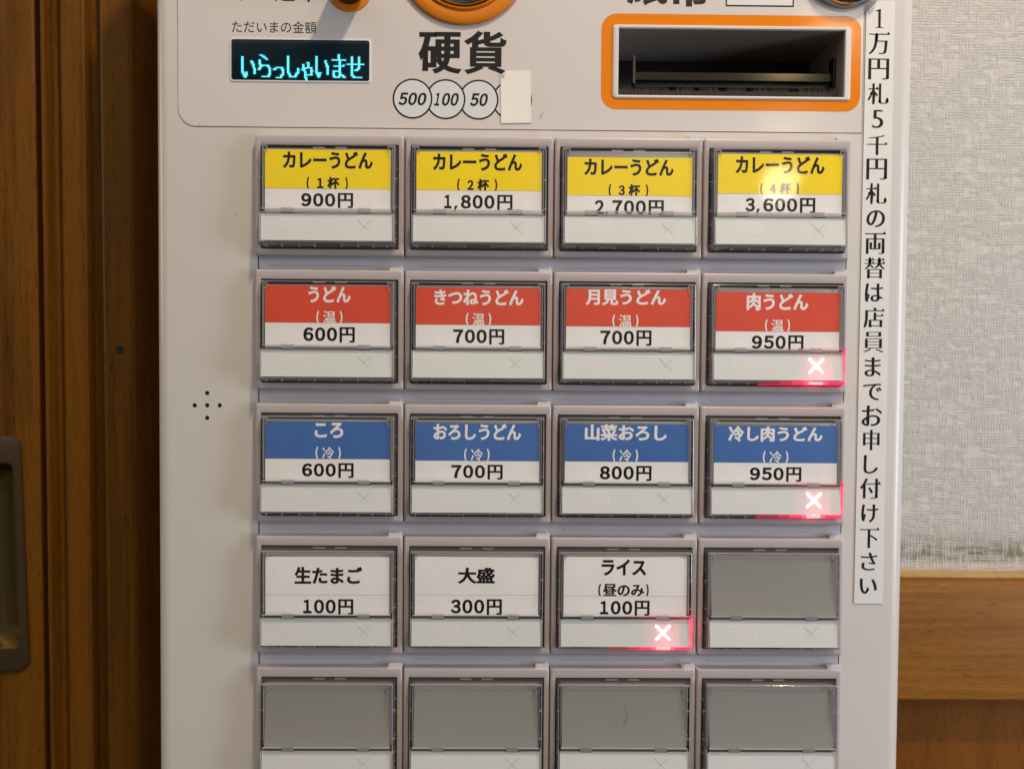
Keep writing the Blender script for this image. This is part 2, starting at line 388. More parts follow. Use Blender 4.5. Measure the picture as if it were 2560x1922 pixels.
# ------------------------------------------------------------------ lettering: glyph outlines -> flat printed shapes
_tc = bpy.data.curves.new('lettering_source', 'FONT'); _tc.resolution_u = 5
_to = bpy.data.objects.new('lettering_source', _tc); COL.objects.link(_to)
def outlines(text):
    _tc.body = text; _tc.size = 1
    dg = bpy.context.evaluated_depsgraph_get(); dg.update()
    cu = _to.evaluated_get(dg).to_curve(dg, apply_modifiers=False)
    res = []
    for sp in cu.splines:
        bp = sp.bezier_points; n = len(bp); pts = []
        if n == 0:
            pts = [Vector((p.co.x, p.co.y)) for p in sp.points]
        for i in range(n):
            a, b = bp[i], bp[(i + 1) % n]
            p0, p1, p2, p3 = (Vector(v[:2]) for v in (a.co, a.handle_right, b.handle_left, b.co))
            straight = abs((p1 - p0).cross(p3 - p0)) < 1e-5 and abs((p2 - p0).cross(p3 - p0)) < 1e-5
            m = 1 if straight else 6
            for j in range(m):
                t = j / m; u = 1 - t
                pts.append(u ** 3 * p0 + 3 * u * u * t * p1 + 3 * u * t * t * p2 + t ** 3 * p3)
        q = []
        for p in pts:
            if not q or (p - q[-1]).length > 1e-4: q.append(p)
        if len(q) > 2 and (q[0] - q[-1]).length <= 1e-4: q.pop()
        if len(q) > 2: res.append(q)
    _to.evaluated_get(dg).to_curve_clear()
    return res
def area(p): return sum(p[i].x * p[(i + 1) % len(p)].y - p[(i + 1) % len(p)].x * p[i].y for i in range(len(p))) / 2
def grow(polys, ax, ay):
    """move every outline outwards by ax across and ay along: emboldens, or thins one stroke direction only"""
    if not polys: return polys
    big = max(polys, key=lambda p: abs(area(p))); sgn = 1 if area(big) > 0 else -1
    outp = []
    for p in polys:
        n = len(p); q = []
        for i in range(n):
            e1 = (p[i] - p[i - 1]).normalized(); e2 = (p[(i + 1) % n] - p[i]).normalized()
            n1 = Vector((e1.y, -e1.x)) * sgn; n2 = Vector((e2.y, -e2.x)) * sgn
            d1 = Vector((n1.x * ax, n1.y * ay)); d2 = Vector((n2.x * ax, n2.y * ay))
            den = n1.cross(n2)
            if abs(den) > 0.25:
                a, b = n1.dot(d1), n2.dot(d2)
                off = Vector(((a * n2.y - b * n1.y) / den, (n1.x * b - n2.x * a) / den))
                lim = 2.2 * max(abs(ax), abs(ay), 1e-6)
                if off.length > lim: off = off.normalized() * lim
            else:
                off = (d1 + d2) / 2
            q.append(p[i] + off)
        outp.append(q)
    return outp
def serif(polys, size):
    """small triangles on the right-hand ends of thin horizontal strokes, as brush-style type has"""
    big = max(polys, key=lambda p: abs(area(p))); sgn = 1 if area(big) > 0 else -1
    tri = []
    for p in polys:
        n = len(p)
        for i in range(n):
            a, b = p[i], p[(i + 1) % n]; e = b - a
            if e.length < 1e-6: continue
            nx = e.normalized().y * sgn
            if nx > 0.97 and 0.012 < e.length < 0.06:
                top = a if a.y > b.y else b; bot = b if a.y > b.y else a
                tri.append([Vector((top.x + size * 0.15, bot.y)), Vector((top.x - size * 0.45, top.y + size * 0.72)), Vector((top.x - size * 1.15, bot.y + 0.01))])
    return tri
def fill(polys):
    cu = bpy.data.curves.new('fill', 'CURVE'); cu.dimensions = '2D'; cu.fill_mode = 'BOTH'
    for p in polys:
        sp = cu.splines.new('POLY'); sp.points.add(len(p) - 1); sp.use_cyclic_u = True
        for i, v in enumerate(p): sp.points[i].co = (v.x, v.y, 0, 1)
    o = bpy.data.objects.new('fill', cu); COL.objects.link(o)
    dg = bpy.context.evaluated_depsgraph_get(); dg.update()
    me = o.evaluated_get(dg).to_mesh()
    V = [(v.co.x, v.co.y) for v in me.vertices]; F = [list(f.vertices) for f in me.polygons]
    o.evaluated_get(dg).to_mesh_clear(); bpy.data.objects.remove(o); bpy.data.curves.remove(cu)
    return V, F
def bounds(ps):
    xs = [v.x for p in ps for v in p]; ys = [v.y for p in ps for v in p]; return min(xs), max(xs), min(ys), max(ys)
_cache = {}
def shape(text, ax, ay, ser=0.0):
    k = (text, ax, ay, ser)
    if k not in _cache:
        src = outlines(text); ps = grow(src, ax, ay); b = bounds(ps)
        if ax >= 0 and ay >= 0:          # bold: the plain letter plus a ribbon round each outline
            V, F = fill(src); V = list(V)
            for p, q in zip(src, ps):
                for i in range(len(p)):
                    j = (i + 1) % len(p); k0 = len(V)
                    V += [tuple(p[i]), tuple(p[j]), tuple(q[j]), tuple(q[i])]; F.append([k0, k0 + 1, k0 + 2, k0 + 3])
        else:
            V, F = fill(ps)
        if ser:
            for t in serif(ps, ser):
                if area(t) > 0: t = t[::-1]
                i = len(V); V += [(v.x, v.y) for v in t]; F.append([i, i + 1, i + 2])
        _cache[k] = (V, F, b)
    return _cache[k]
def text_in(mb, text, box, y, m, ax=0.012, ay=0.012, zmin=-1e9, ser=0.0, shear=0.0):
    """set text so that its ink fills box = (x0, x1, z0, z1)"""
    V, F, (bx0, bx1, by0, by1) = shape(text, ax, ay, ser)
    x0, x1, z0, z1 = box; sx = (x1 - x0) / (bx1 - bx0); sz = (z1 - z0) / (by1 - by0)
    P = []
    for vx, vy in V:
        z = z0 + (vy - by0) * sz; x = x0 + (vx - bx0) * sx + shear * (z - (z0 + z1) / 2)
        z = max(z, zmin)
        P.append((x, y, z))
    k = mb.slot(m); b0 = len(mb.v); mb.v += P
    for i, f in enumerate(F):
        if len(f) == 4 and i:        # ribbons lie a hair in front of the letter
            b1 = len(mb.v); dy = .006 + .003 * (i % 5)
            mb.v += [(P[a][0], P[a][1] - dy, P[a][2]) for a in f]; mb.f.append([b1, b1 + 1, b1 + 2, b1 + 3])
        else: mb.f.append([b0 + a for a in f])
        mb.mi.append(k)
def digits_in(mb, s_, box, y, m, ax=.046, ay=.036, zmin=-1e9, shear=0.0, fit=.86, thin=.72):
    """evenly spaced figures filling the box"""
    x0, x1, z0, z1 = box; n = len(s_); cw = (x1 - x0) / (n - 1 + fit)
    zc_ = (z0 + z1) / 2
    for i, ch in enumerate(s_):
        full = chr(ord('０') + int(ch)); w = cw * (fit if ch != '1' else thin)
        xa = x0 + cw * i + (cw * fit - w) / 2
        V, F, _ = shape(full, ax, ay)
        text_in(mb, full, (xa, xa + w, z0, z1), y, m, ax, ay, zmin, shear=shear)

# ================================================================== THE ROOM: wall, rail, door, post
wall = thing('wall', 'cream woven papered wall with a timber rail, right of the ticket machine', 'wall', (0.55, 0.15, 0))
b = MB(); b.box(-160, 1300, 150, 230, -224 , 900, 'wallpaper'); b.build('wallpaper', wall, True, 0)
b = MB()
b.rings([[( -160, y, z), (1300, y, z)] for y, z in ()] or [[(-160, 165, -302), (-160, 165, -224.5)], [(-160, 165, -302), (-160, 165, -224.5)]], 'rail_wood') if False else None
prof = [(160, -301.5), (137.2, -301.5), (136, -300.3), (136, -229.5), (137, -227.8), (139.5, -227.0), (160, -226.0)]
b.rings([[(-160, y, z) for y, z in prof], [(1300, y, z) for y, z in prof]], 'rail_wood', True, True)
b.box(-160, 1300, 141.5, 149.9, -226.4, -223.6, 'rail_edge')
b.build('rail', wall, True, 35)
b = MB(); b.box(-160, 1300, 158, 230, -1249, -302, 'wainscot_wood')
b.build('wainscot', wall, True, 0)

o = MB(); o.box(-300, -165, 160, 200, -1249, 900, 'back_wood')
tag(o.build('wall_board', None, True, 0), 'dark reddish wall board in the narrow gap between post and ticket machine', 'board')

LEAN = -0.0055        # the old door frame is slightly out of plumb against the machine
def lean(root):
    root.rotation_euler = (0, LEAN, 0); root.location.x += -LEAN * (Z0 - 0.11)
post = thing('door_post', 'brown timber door post with stepped mouldings and one screw hole', 'door post', (-0.25, 0.12, 0))
b = MB()
prof = [(-276.2, 150), (-276.2, 105.5), (-275.4, 103.8), (-274.2, 103.6), (-273.6, 104.4), (-272.8, 111.5), (-267.4, 112), (-266.8, 107.2), (-265.6, 106.4), (-254.2, 106.0), (-253.0, 104.6),
        (-252.2, 105.2), (-251.6, 111.5), (-244.2, 113), (-243.9, 118), (-243.3, 118), (-243.0, 104.6), (-242.0, 104.0), (-227.9, 104.0), (-226.2, 105.2), (-225.6, 107), (-225.6, 150)]
zz = [-1249, -600, -200, 0, 200, 600, 900]
prof = [(-20 + (x + 20) * 1.010 - .3, y) for x, y in prof]
b.rings([[(x, y, z) for x, y in prof] for z in zz], 'post_wood', True, True)
b.build('moulded_timber', post, True, 25)
b = MB(); b.rings([circ(-236.4, -89.2, 2.3, 103.93, 24), circ(-236.4, -89.2, 1.9, 103.85, 24), circ(-236.4, -89.2, 1.6, 103.9, 24)], 'darkmetal', False, False)
b.face(circ(-236.4, -89.2, 1.95, 103.88, 24)[::-1], 'black'); b.build('screw_hole', post, True)
b = MB()
for dx, z, w, h in [(q[0] - 2.2, *q[1:]) for q in [(-236.5, 30, .35, 3), (-236.9, 22, .3, 2), (-238.4, 4, .45, 2.2), (-238.9, 0, .5, 1.5), (-239.4, -8, .4, 2.6), (-238.8, -14, .45, 1.2), (-239.1, -18, .5, 1.8), (-238.6, -24, .3, 3.2), (-239.0, -31, .4, 1.6), (-237.6, -27, .2, 4), (-236.6, 44, .35, 5)]]:
    n = 7; b.face([(dx + w * math.cos(2 * PI * i / n) * random.uniform(.6, 1.2), 103.9, z + h * math.sin(2 * PI * i / n) * random.uniform(.6, 1.2)) for i in range(n)][::-1], 'seam')
b.build('dents', post, True, 0)

door = thing('sliding_door', 'dark brown veneered sliding door at far left with a bronze flush pull', 'door', (-0.45, 0.13, 0))
b = MB()
b.rings([[(x, y, z) for x, y in [(-300.5, 150), (-300.5, 114), (-289.6, 114), (-288.4, 114.7), (-287.8, 116.0), (-287.8, 150)]] for z in zz], 'door_wood', True, True)
b.rings([[(x, y, z) for x, y in [(-620, 150), (-620, 114), (-325.5, 114), (-325.5, 150)]] for z in zz], 'door_wood', True, True)
for z0, z1 in ((-1249, -268.0), (-149.0, 900)): b.quad(-325.5, -300.5, z0, z1, 114, 'door_wood')
b.build('panel', door, True, 25)
# flush pull, slightly crooked on the door
def tilt(p, a=math.radians(1.45), c=(-312.0, -208.0)):
    x, z = p[0] - c[0], p[2] - c[1]; return (c[0] + x * math.cos(a) - z * math.sin(a), p[1], c[1] + x * math.sin(a) + z * math.cos(a))
b = MB()
X0, X1, Za, Zb = -329, -297.0, -276.5, -140
R = [rrect(X0, X1, Za, Zb, 7, 113.9), rrect(X0 + .2, X1 - .2, Za + .2, Zb - .2, 7, 112.6), rrect(X0 + 1, X1 - 1, Za + 1, Zb - 1, 6.4, 112.2), rrect(X0 + 4.2, X1 - 4.2, Za + 14, Zb - 15, 4, 112.0)]
b.rings([[tilt(p) for p in r] for r in R], 'bronze')
R = [rrect(X0 + 4.2, X1 - 4.2, Za + 14, Zb - 15, 4, 112.0), rrect(X0 + 4.6, X1 - 4.6, Za + 14.6, Zb - 15.4, 4, 112.3), rrect(X0 + 6.0, X1 - 6.0, Za + 16.8, Zb - 17.5, 4, 119), rrect(X0 + 7.2, X1 - 7.2, Za + 19, Zb - 20, 3.5, 122.5), rrect(X0 + 9.5, X1 - 9.5, Za + 24, Zb - 25, 2.5, 124)]
b.rings([[tilt(p) for p in r] for r in R], 'pull_brass', False, True)
b.build('flush_pull', door, True, 40)
lean(post); lean(door)
for r in (post, door):
    for c in r.children: pass

# ================================================================== THE TICKET MACHINE
mach = thing('ticket_machine', 'white meal ticket vending machine with rows of priced menu buttons', 'ticket machine', (-0.008, 0.11, Z0 - 0.75))
YP = 4.0                                     # front of the cabinet sheet; the button frames stand proud of it to y = 0
b = MB()
def prof(xl, xr, r, y0, y1, z):
    pts = []
    for i in range(9):
        a = math.radians(180 + 90 * i / 8); pts.append((xl + r + r * math.cos(a), y0 + r + r * math.sin(a), z))
    pts += [(27.2, y0, z), (123.55, y0, z)]
    for i in range(9):
        a = math.radians(270 + 90 * i / 8); pts.append((xr - r + r * math.cos(a), y0 + r + r * math.sin(a), z))
    return pts + [(xr, y1, z), (xl, y1, z)]
b.rings([prof(-170.6, 155.0, 7.0, YP, 145, z) for z in (-750, -400, 0, 18.9, 46.95, 190)], 'panel', True, True)
hole = 3 * 22 + 9; del b.f[hole]; del b.mi[hole]       # mouth of the banknote slot
# long bead of the side moulding at the right edge
for cx, cz, w in [(-146.1, -18.0, .2), (-135.3, -33.0, .28), (-129.9, -130.0, .18), (-140.3, -262.0, .22), (127.4, -151.5, .25), (146.0, -110.5, .3), (146.3, -112.0, .25), (146.8, -109.6, .15), (-155.0, -60.0, .14), (-139.0, -205.0, .15), (139.5, -246.0, .16), (-150.5, -178.0, .12)]:
    b.face([(cx + w * math.cos(2 * PI * i / 8) * random.uniform(.6, 1.3), YP - .02, cz + w * math.sin(2 * PI * i / 8) * random.uniform(.6, 1.3)) for i in range(8)], 'rule')
b.build('cabinet', mach, True, 50)
b = MB(); b.rings([[(155.0, 10.8, z), (156.2, 11.4, z), (156.4, 14, z), (155.0, 15, z)] for z in (-750, 190)], 'panel', True, True); b.build('edge_bead', mach, True, 50)

# front sheet over the money section: its lower left corner is rounded, a hairline seam runs round it
def sheet(x0, x1, z0, z1, r, y):
    pts = [(x1, y, z0), (x1, y, z1), (x0, y, z1)]
    for i in range(11):
        a = math.radians(180 + 90 * i / 10); pts.append((x0 + r + r * math.cos(a), y, z0 + r + r * math.sin(a)))
    return pts
b = MB()
b.rings([sheet(-159.62, 131.82, 3.78, 185, 7.7, YP - .05), sheet(-159.3, 131.5, 4.1, 184.7, 7.4, YP - .05)], 'seam')
b.rings([sheet(-159.4, 131.6, 4.0, 184.8, 7.5, YP - .02), sheet(-159.4, 131.6, 4.0, 184.8, 7.5, YP - .20), sheet(-159.3, 131.5, 4.1, 184.7, 7.4, YP - .26)], 'plate')
yf = YP - .26
b.face(sheet(-159.3, 27.2, 4.1, 184.7, 7.4, yf), 'plate')
for q in ((27.2, 123.55, 4.1, 18.9), (27.2, 123.55, 46.95, 184.7), (123.55, 131.5, 4.1, 184.7)): b.quad(*q, yf, 'plate')
# a black scuff and a few specks
for cx, cz, w, h in [(-5.6, 9.2, .35, .6), (-5.2, 10.2, .28, .7), (-4.6, 11.0, .22, .35), (-5.9, 8.4, .2, .25), (-120.6, 42.2, .18, .25)]:
    n = 9; b.face([(cx + w * math.cos(2 * PI * i / n) * random.uniform(.5, 1.3), YP - .3, cz + h * math.sin(2 * PI * i / n) * random.uniform(.5, 1.3)) for i in range(n)], 'rule')
b.build('front_sheet', mach, True, 40)
YS = YP - .30          # printing lies on the front sheet
b = MB(); text_in(b, 'ただいまの金額', (-136.6, -101.0, 43.3, 48.3), YS, 'print', 0.002, 0.002); b.build('caption', mach, True, 0)
b = MB(); text_in(b, 'おつり・返却', (-153.3, -101.5, 56.5, 65.0), YS, 'print', .02, .02); b.build('return_caption', mach, True, 0)
b = MB(); text_in(b, '硬', (-57.8, -39.4, 27.0, 44.6), YS, 'print', .038, .018); text_in(b, '貨', (-38.6, -20.4, 27.0, 45.2), YS, 'print', .038, .018); b.build('coin_caption', mach, True, 0)
b = MB(); text_in(b, '紙', (30.5, 48.0, 56.6, 74.5), YS, 'print', .038, .018); text_in(b, '幣', (49.0, 66.0, 56.4, 74.5), YS, 'print', .038, .018); b.build('banknote_caption', mach, True, 0)
b = MB()
for i, (cx, cz) in enumerate([(-17.93, 16.25), (-32.15, 16.32), (-46.19, 16.38), (-60.22, 16.46)]):
    y = YS - .012 * i
    b.face(circ(cx, cz, 8.45, y, 72), 'print'); b.face(circ(cx, cz, 7.75, y - .006, 72), 'coin_print')
yt = YS - .06
digits_in(b, '500', (-65.9, -54.4, 13.65, 19.0), yt, 'print', .044, .030, shear=.19, fit=.90)
digits_in(b, '100', (-51.2, -40.7, 13.6, 19.0), yt, 'print', .044, .030, shear=.19, fit=.90, thin=.60)
digits_in(b, '50', (-35.5, -28.3, 13.6, 19.0), yt, 'print', .044, .030, shear=.19, fit=.90)
b.build('coin_marking', mach, True, 0)
b = MB(); b.quad(72.5, 101.6, 56.7, 72, YS, 'print'); b.quad(73.1, 101.0, 57.35, 71.4, YS - .01, 'coin_print')
text_in(b, '高額紙幣', (76, 98, 60.4, 66.2), YS - .02, 'green', .02, .02); b.build('notice_box', mach, True, 0)

# ---- amount display
b = MB()
b.rings([rrect(-137.6, -77.7, 22.7, 41.3, 1.6, YS), rrect(-137.4, -77.9, 22.9, 41.1, 1.5, YS - .25), rrect(-136.8, -78.5, 23.5, 40.5, 1.0, YS - .3)], 'coin_print')
b.rings([rrect(-136.8, -78.5, 23.5, 40.5, 1.0, YS - .3), rrect(-136.7, -78.6, 23.6, 40.4, 1.0, YS + .1 - .18)], 'bezel', False, True)
disp = b.build('display', mach, True, 40)
b = MB(); b.rings([rrect(-136.4, -78.9, 23.8, 39.2, .8, YS - .09), rrect(-136.2, -79.1, 24.0, 39.0, .8, YS - .14)], 'glass', False, True)
b.build('screen', disp, False) if False else None
sc_o = b.build('screen', None, True); sc_o.parent = disp; sc_o.matrix_parent_inverse = disp.matrix_world.inverted()
# dot-matrix greeting: strokes traced on a fine dot grid
strokes = [[(245, 345), (252, 540), (292, 625), (315, 560)], [(378, 402), (410, 480), (425, 580)],
           [(505, 322), (545, 345), (590, 382)], [(492, 402), (500, 490), (480, 525)], [(500, 500), (530, 465), (600, 465), (635, 520), (632, 580), (605, 625), (525, 625)],
           [(690, 520), (740, 495), (795, 492), (812, 540), (805, 590), (780, 630), (735, 630)],
           [(880, 350), (888, 570), (920, 630), (975, 630), (1018, 560), (1018, 515)],
           [(1075, 525), (1135, 500), (1195, 495), (1212, 540), (1205, 580), (1195, 605), (1155, 600)], [(1090, 460), (1115, 560), (1130, 665)], [(1155, 432), (1165, 490)],
           [(1270, 355), (1272, 555), (1305, 630), (1325, 570)], [(1395, 410), (1425, 490), (1435, 585)],
           [(1500, 397), (1665, 397)], [(1520, 472), (1648, 472)], [(1588, 330), (1592, 575), (1662, 638)], [(1595, 550), (1520, 548), (1505, 590), (1525, 632), (1585, 632), (1600, 590)],
           [(1712, 450), (1920, 455)], [(1762, 355), (1768, 600), (1790, 632), (1888, 636)], [(1860, 358), (1862, 510), (1830, 532), (1810, 530)]]
kx = (81.2 - 133.07) / (230 - 1925) ; cells = set(); halo = set()
GX, GY = 14.0, 14.0
for st in strokes:
    for (ax_, ay_), (bx_, by_) in zip(st, st[1:]):
        n = max(2, int(math.hypot(bx_ - ax_, by_ - ay_) / 4))
        for i in range(n + 1):
            x = ax_ + (bx_ - ax_) * i / n; y = ay_ + (by_ - ay_) * i / n
            c = (round(x / GX), round((y - (x - 230) * 0.012) / GY)); cells.add(c); cells.add((c[0] + 1, c[1]))
b = MB()
for cxi, cyi in cells:
    x = -133.07 + (cxi * GX - 230) * kx; z = 33.25 - (cyi * GY - 345) * 0.0303
    w = GX * kx * .5; h = GY * .0292 * .40
    b.face([(x - w, YS - .17, z - h), (x + w, YS - .17, z - h), (x + w + .05, YS - .17, z + h), (x - w + .05, YS - .17, z + h)], 'cyan')
hc = {(c[0] + i, c[1] + j) for c in cells for i in (-1, 0, 1) for j in (-1, 0, 1)}
for cxi, cyi in hc:
    x = -133.07 + (cxi * GX - 230) * kx; z = 33.25 - (cyi * GY - 345) * 0.0303
    if 24.2 < z < 38.8: b.face([(x - GX * kx * .5, YS - .15, z - .2), (x + GX * kx * .5, YS - .15, z - .2), (x + GX * kx * .5, YS - .15, z + .2), (x - GX * kx * .5, YS - .15, z + .2)], 'cyan_dim')
go = b.build('greeting', None, True, 0); go.parent = disp; go.matrix_parent_inverse = disp.matrix_world.inverted()

# ---- coin slot: orange ring round a polished dome
def lathe(mb, cx, cz, prof_, m, n=72, cap=True):
    mb.rings([circ(cx, cz, r, y, n) for r, y in prof_], m, False, cap)
b = MB(); lathe(b, -38.9, 75.3, [(27.9, YP), (27.8, 2.4), (27.2, 2.0), (22.9, 1.8), (22.3, 2.0), (22.1, 3.6)], 'orange_ring', cap=False)
slot = b.build('coin_slot', mach, True, 40)
def sub(mb, name, par, sm=40):
    q = mb.build(name, None, True, sm); q.parent = par; q.matrix_parent_inverse = par.matrix_world.inverted(); return q
b = MB(); lathe(b, -38.6, 74.6, [(22.15, 3.6), (21.6, 1.2), (21.1, 0.9), (20.7, 1.2), (20.5, 3.6), (19.2, 3.7)], 'orange_ring', cap=False); sub(b, 'ring_lip', slot)
b = MB(); lathe(b, -38.6, 73.9, [(19.3, 3.65), (19.2, 1.6), (18.8, 0.9), (18.2, 0.7), (17.6, 1.2), (15, 0.2), (10, -0.9), (5, -1.4), (.3, -1.5)], 'chrome'); sub(b, 'metal_dome', slot)
# ---- return lever
b = MB(); lathe(b, -86.9, 61.9, [(9.5, YP), (9.45, YS - .2), (9.2, YS - .35), (6.5, YS - .4)], 'orange_ring', cap=True)
lev = b.build('return_lever', mach, True, 40)
b = MB(); lathe(b, -86.9, 62.0, [(6.5, YS), (6.4, -3), (5.9, -14), (5.6, -17.2), (4.9, -18.4), (3, -19), (.3, -19.1)], 'darkmetal', 48); sub(b, 'knob', lev)
# ---- key lock
b = MB(); lathe(b, 123.3, 73.0, [(16.9, YP), (16.9, 1.0), (16.3, -0.6), (15.0, -1.4), (13.4, -1.6), (12.8, -1.0), (8, -1.6), (4, -1.9), (.3, -2)], 'chrome'); lock = b.build('key_lock', mach, True, 30)

# ---- banknote slot
b = MB()
b.rings([rrect(19.9, 130.6, 13.0, 53.15, 6.5, YS, 10), rrect(19.9, 130.6, 13.0, 53.15, 6.5, YS - .06, 10), rrect(24.8, 126.1, 17.6, 48.3, 1.2, YS - .06, 10)], 'orange')
bill = b.build('banknote_slot', mach, True, 40)
b = MB()
b.rings([rrect(24.7, 126.2, 17.5, 48.4, 1.3, YS), rrect(24.8, 126.1, 17.6, 48.3, 1.2, YS - .5), rrect(25.3, 125.6, 18.0, 47.9, .9, YS - .8), rrect(27.0, 123.75, 18.75, 47.1, .25, YS - .7), rrect(27.2, 123.55, 18.9, 46.95, .2, YS + .6)], 'rim'); sub(b, 'white_rim', bill)
b = MB()
b.rings([rrect(27.2, 123.55, 18.9, 46.95, .2, YS + .4), rrect(27.3, 122.4, 19.0, 46.9, .2, 37)], 'cavity')
b.quad(27.2, 123.5, 18.8, 47, 37, 'black'); b.box(29, 121, 30, 36.9, 27, 33.5, 'black'); cav = sub(b, 'cavity', bill, 30)
# the sheet hole is covered by the cavity: recess needs no cut because it sits in front of a dark box
b = MB()
b.box(35.0, 122.4, 11.5, 13.5, 28.3, 28.9, 'brass')
b.rings([[(x, y, z) for y, z in ((12.0, 28.2), (11.2, 28.5), (11.0, 31.6), (11.5, 32.2), (13, 32.2), (13.2, 28.2))] for x in (35.2, 122.3)], 'brass', True, True)
for x in (34.6, 121.9): b.box(x, x + 1.0, 10.6, 15, 26.6, 38.6, 'darkmetal')
b.box(35, 122.4, 13.6, 28, 26.2, 28.0, 'black'); sub(b, 'guide_bar', bill, 30)
b = MB()
b.box(27.4, 123.3, 10.2, 12, 19.0, 23.2, 'bristle')
for i in range(1400):
    x = 27.6 + 95.6 * i / 1399 + random.uniform(-.15, .15); h = random.uniform(3.6, 5.6); d = random.uniform(-.6, .6); y = 6 + random.uniform(0, 4)
    if any(abs(x - q) < 1.6 for q in (51, 62, 73, 84.5, 104)): h *= .75
    b.face([(x - .16, y, 19.0), (x + .16, y, 19.0), (x + d + .03, y + random.uniform(-.8, .8), 19.2 + h)], 'bristle')
sub(b, 'brush', bill, 0)

# ---- speaker holes
b = MB()
for cx, cz in [(-147.58, -109.06), (-152.94, -114.37), (-147.6, -114.33), (-142.25, -114.29), (-147.62, -119.7)]:
    b.face(circ(cx, cz, .93, YP - .02, 24), 'black')
    b.rings([circ(cx, cz, 1.05, YP - .01, 24), circ(cx, cz, .93, YP - .06, 24)], 'panel')
b.build('speaker_grille', mach, True)

# ---- recessed tray behind the buttons
b = MB()
pz, FH = 56.49, 50.75
b.quad(-125.55, 126.05, -4 * pz - 60, -45, YP - .06, 'tray')
for x in (-125.55, 126.05): b.quad(x - .22, x + .22, -4 * pz - 60, -46, YP - .12, 'seam')
for r in range(5):
    z1 = -r * pz - FH
    for c in range(4):     # shallow raised rib in every gap
        xa = (c - 2) * 63 + 6; b.box(xa, xa + 44, YP - .5, YP - .05, z1 - 3.6, z1 - 3.2, 'tray')
b.build('button_tray', mach, True)

# ================================================================== MENU BUTTONS
YC = -3.0     # menu card plane
def front(z): return -3.9 + (z + 5.6) / 40.0 * 1.7       # sloping front of the clear cover
def strip_y(z): return front(z) + .55
CARDS = {
(0,0): (-7.25,-23.43,'カレーうどん',(-18.72,18.76,-15.16,-7.92),'（１杯）',(-8.79,8.37,-23.97,-18.41),'900円',(-11.03,10.56,-31.23,-25.12)),
(0,1): (-7.57,-23.58,'カレーうどん',(-19.36,17.98,-15.37,-8.11),'（２杯）',(-9.14,7.59,-24.13,-18.63),'1,800円',(-14.91,14.01,-31.53,-25.28)),
(0,2): (-9.18,-25.16,'カレーうどん',(-19.23,18.32,-16.86,-9.66),'（３杯）',(-8.86,7.74,-25.71,-20.2),'2,700円',(-14.61,14.35,-33.2,-26.86)),
(0,3): (-7.40,-23.88,'カレーうどん',(-18.82,18.66,-15.5,-8.02),'（４杯）',(-8.35,7.96,-24.43,-18.91),'3,600円',(-14.43,14.97,-31.66,-25.38)),
(1,0): (-7.07,-22.65,'うどん',(-8.1,9.6,-14.24,-7.27),'（温）',(-4.68,6.2,-23.06,-17.52),'600円',(-10.14,11.35,-30.73,-24.36)),
(1,1): (-7.43,-23.05,'きつねうどん',(-18.42,18.97,-14.82,-8.12),'（温）',(-5.2,5.44,-23.46,-17.91),'700円',(-10.45,10.98,-31.07,-24.76)),
(1,2): (-7.47,-23.25,'月見うどん',(-18.01,15.86,-14.46,-7.6),'（温）',(-6.69,4.27,-23.66,-18.1),'700円',(-11.64,9.87,-31.15,-24.76)),
(1,3): (-8.31,-24.81,'肉うどん',(-13.25,12.8,-16.0,-8.79),'（温）',(-5.36,5.16,-25.01,-19.58),'950円',(-10.77,11.02,-32.52,-26.32)),
(2,0): (-7.60,-23.19,'ころ',(-5.4,6.61,-14.35,-7.8),'（冷）',(-5.06,5.6,-23.6,-17.94),'600円',(-10.69,10.97,-31.07,-24.92)),
(2,1): (-7.73,-23.63,'おろしうどん',(-18.56,18.37,-14.84,-7.93),'（冷）',(-5.56,5.13,-23.9,-18.3),'700円',(-10.9,10.7,-31.38,-25.22)),
(2,2): (-7.79,-23.58,'山菜おろし',(-17.79,16.93,-14.78,-7.86),'（冷）',(-5.93,4.8,-23.86,-18.24),'800円',(-11.25,10.57,-31.56,-25.31)),
(2,3): (-7.92,-23.67,'冷し肉うどん',(-20.22,19.83,-14.85,-8.13),'（冷）',(-5.35,5.41,-24.02,-18.53),'950円',(-10.73,11.1,-31.52,-25.48)),
(3,0): (-8.09,-24.32,'生たまご',(-13.93,14.85,-19.58,-12.26),'',None,'100円',(-10.55,10.94,-32.62,-26.06)),
(3,1): (-7.77,-24.03,'大盛',(-8.04,7.68,-19.28,-12.3),'',None,'300円',(-10.88,10.76,-32.35,-25.77)),
(3,2): (-7.45,-24.22,'ライス',(-10.14,8.84,-15.48,-8.36),'（昼のみ）',(-11.42,10.0,-24.65,-18.84),'100円',(-10.93,10.44,-32.49,-26.11)),
}
LIT = {(1, 3), (2, 3), (3, 2)}
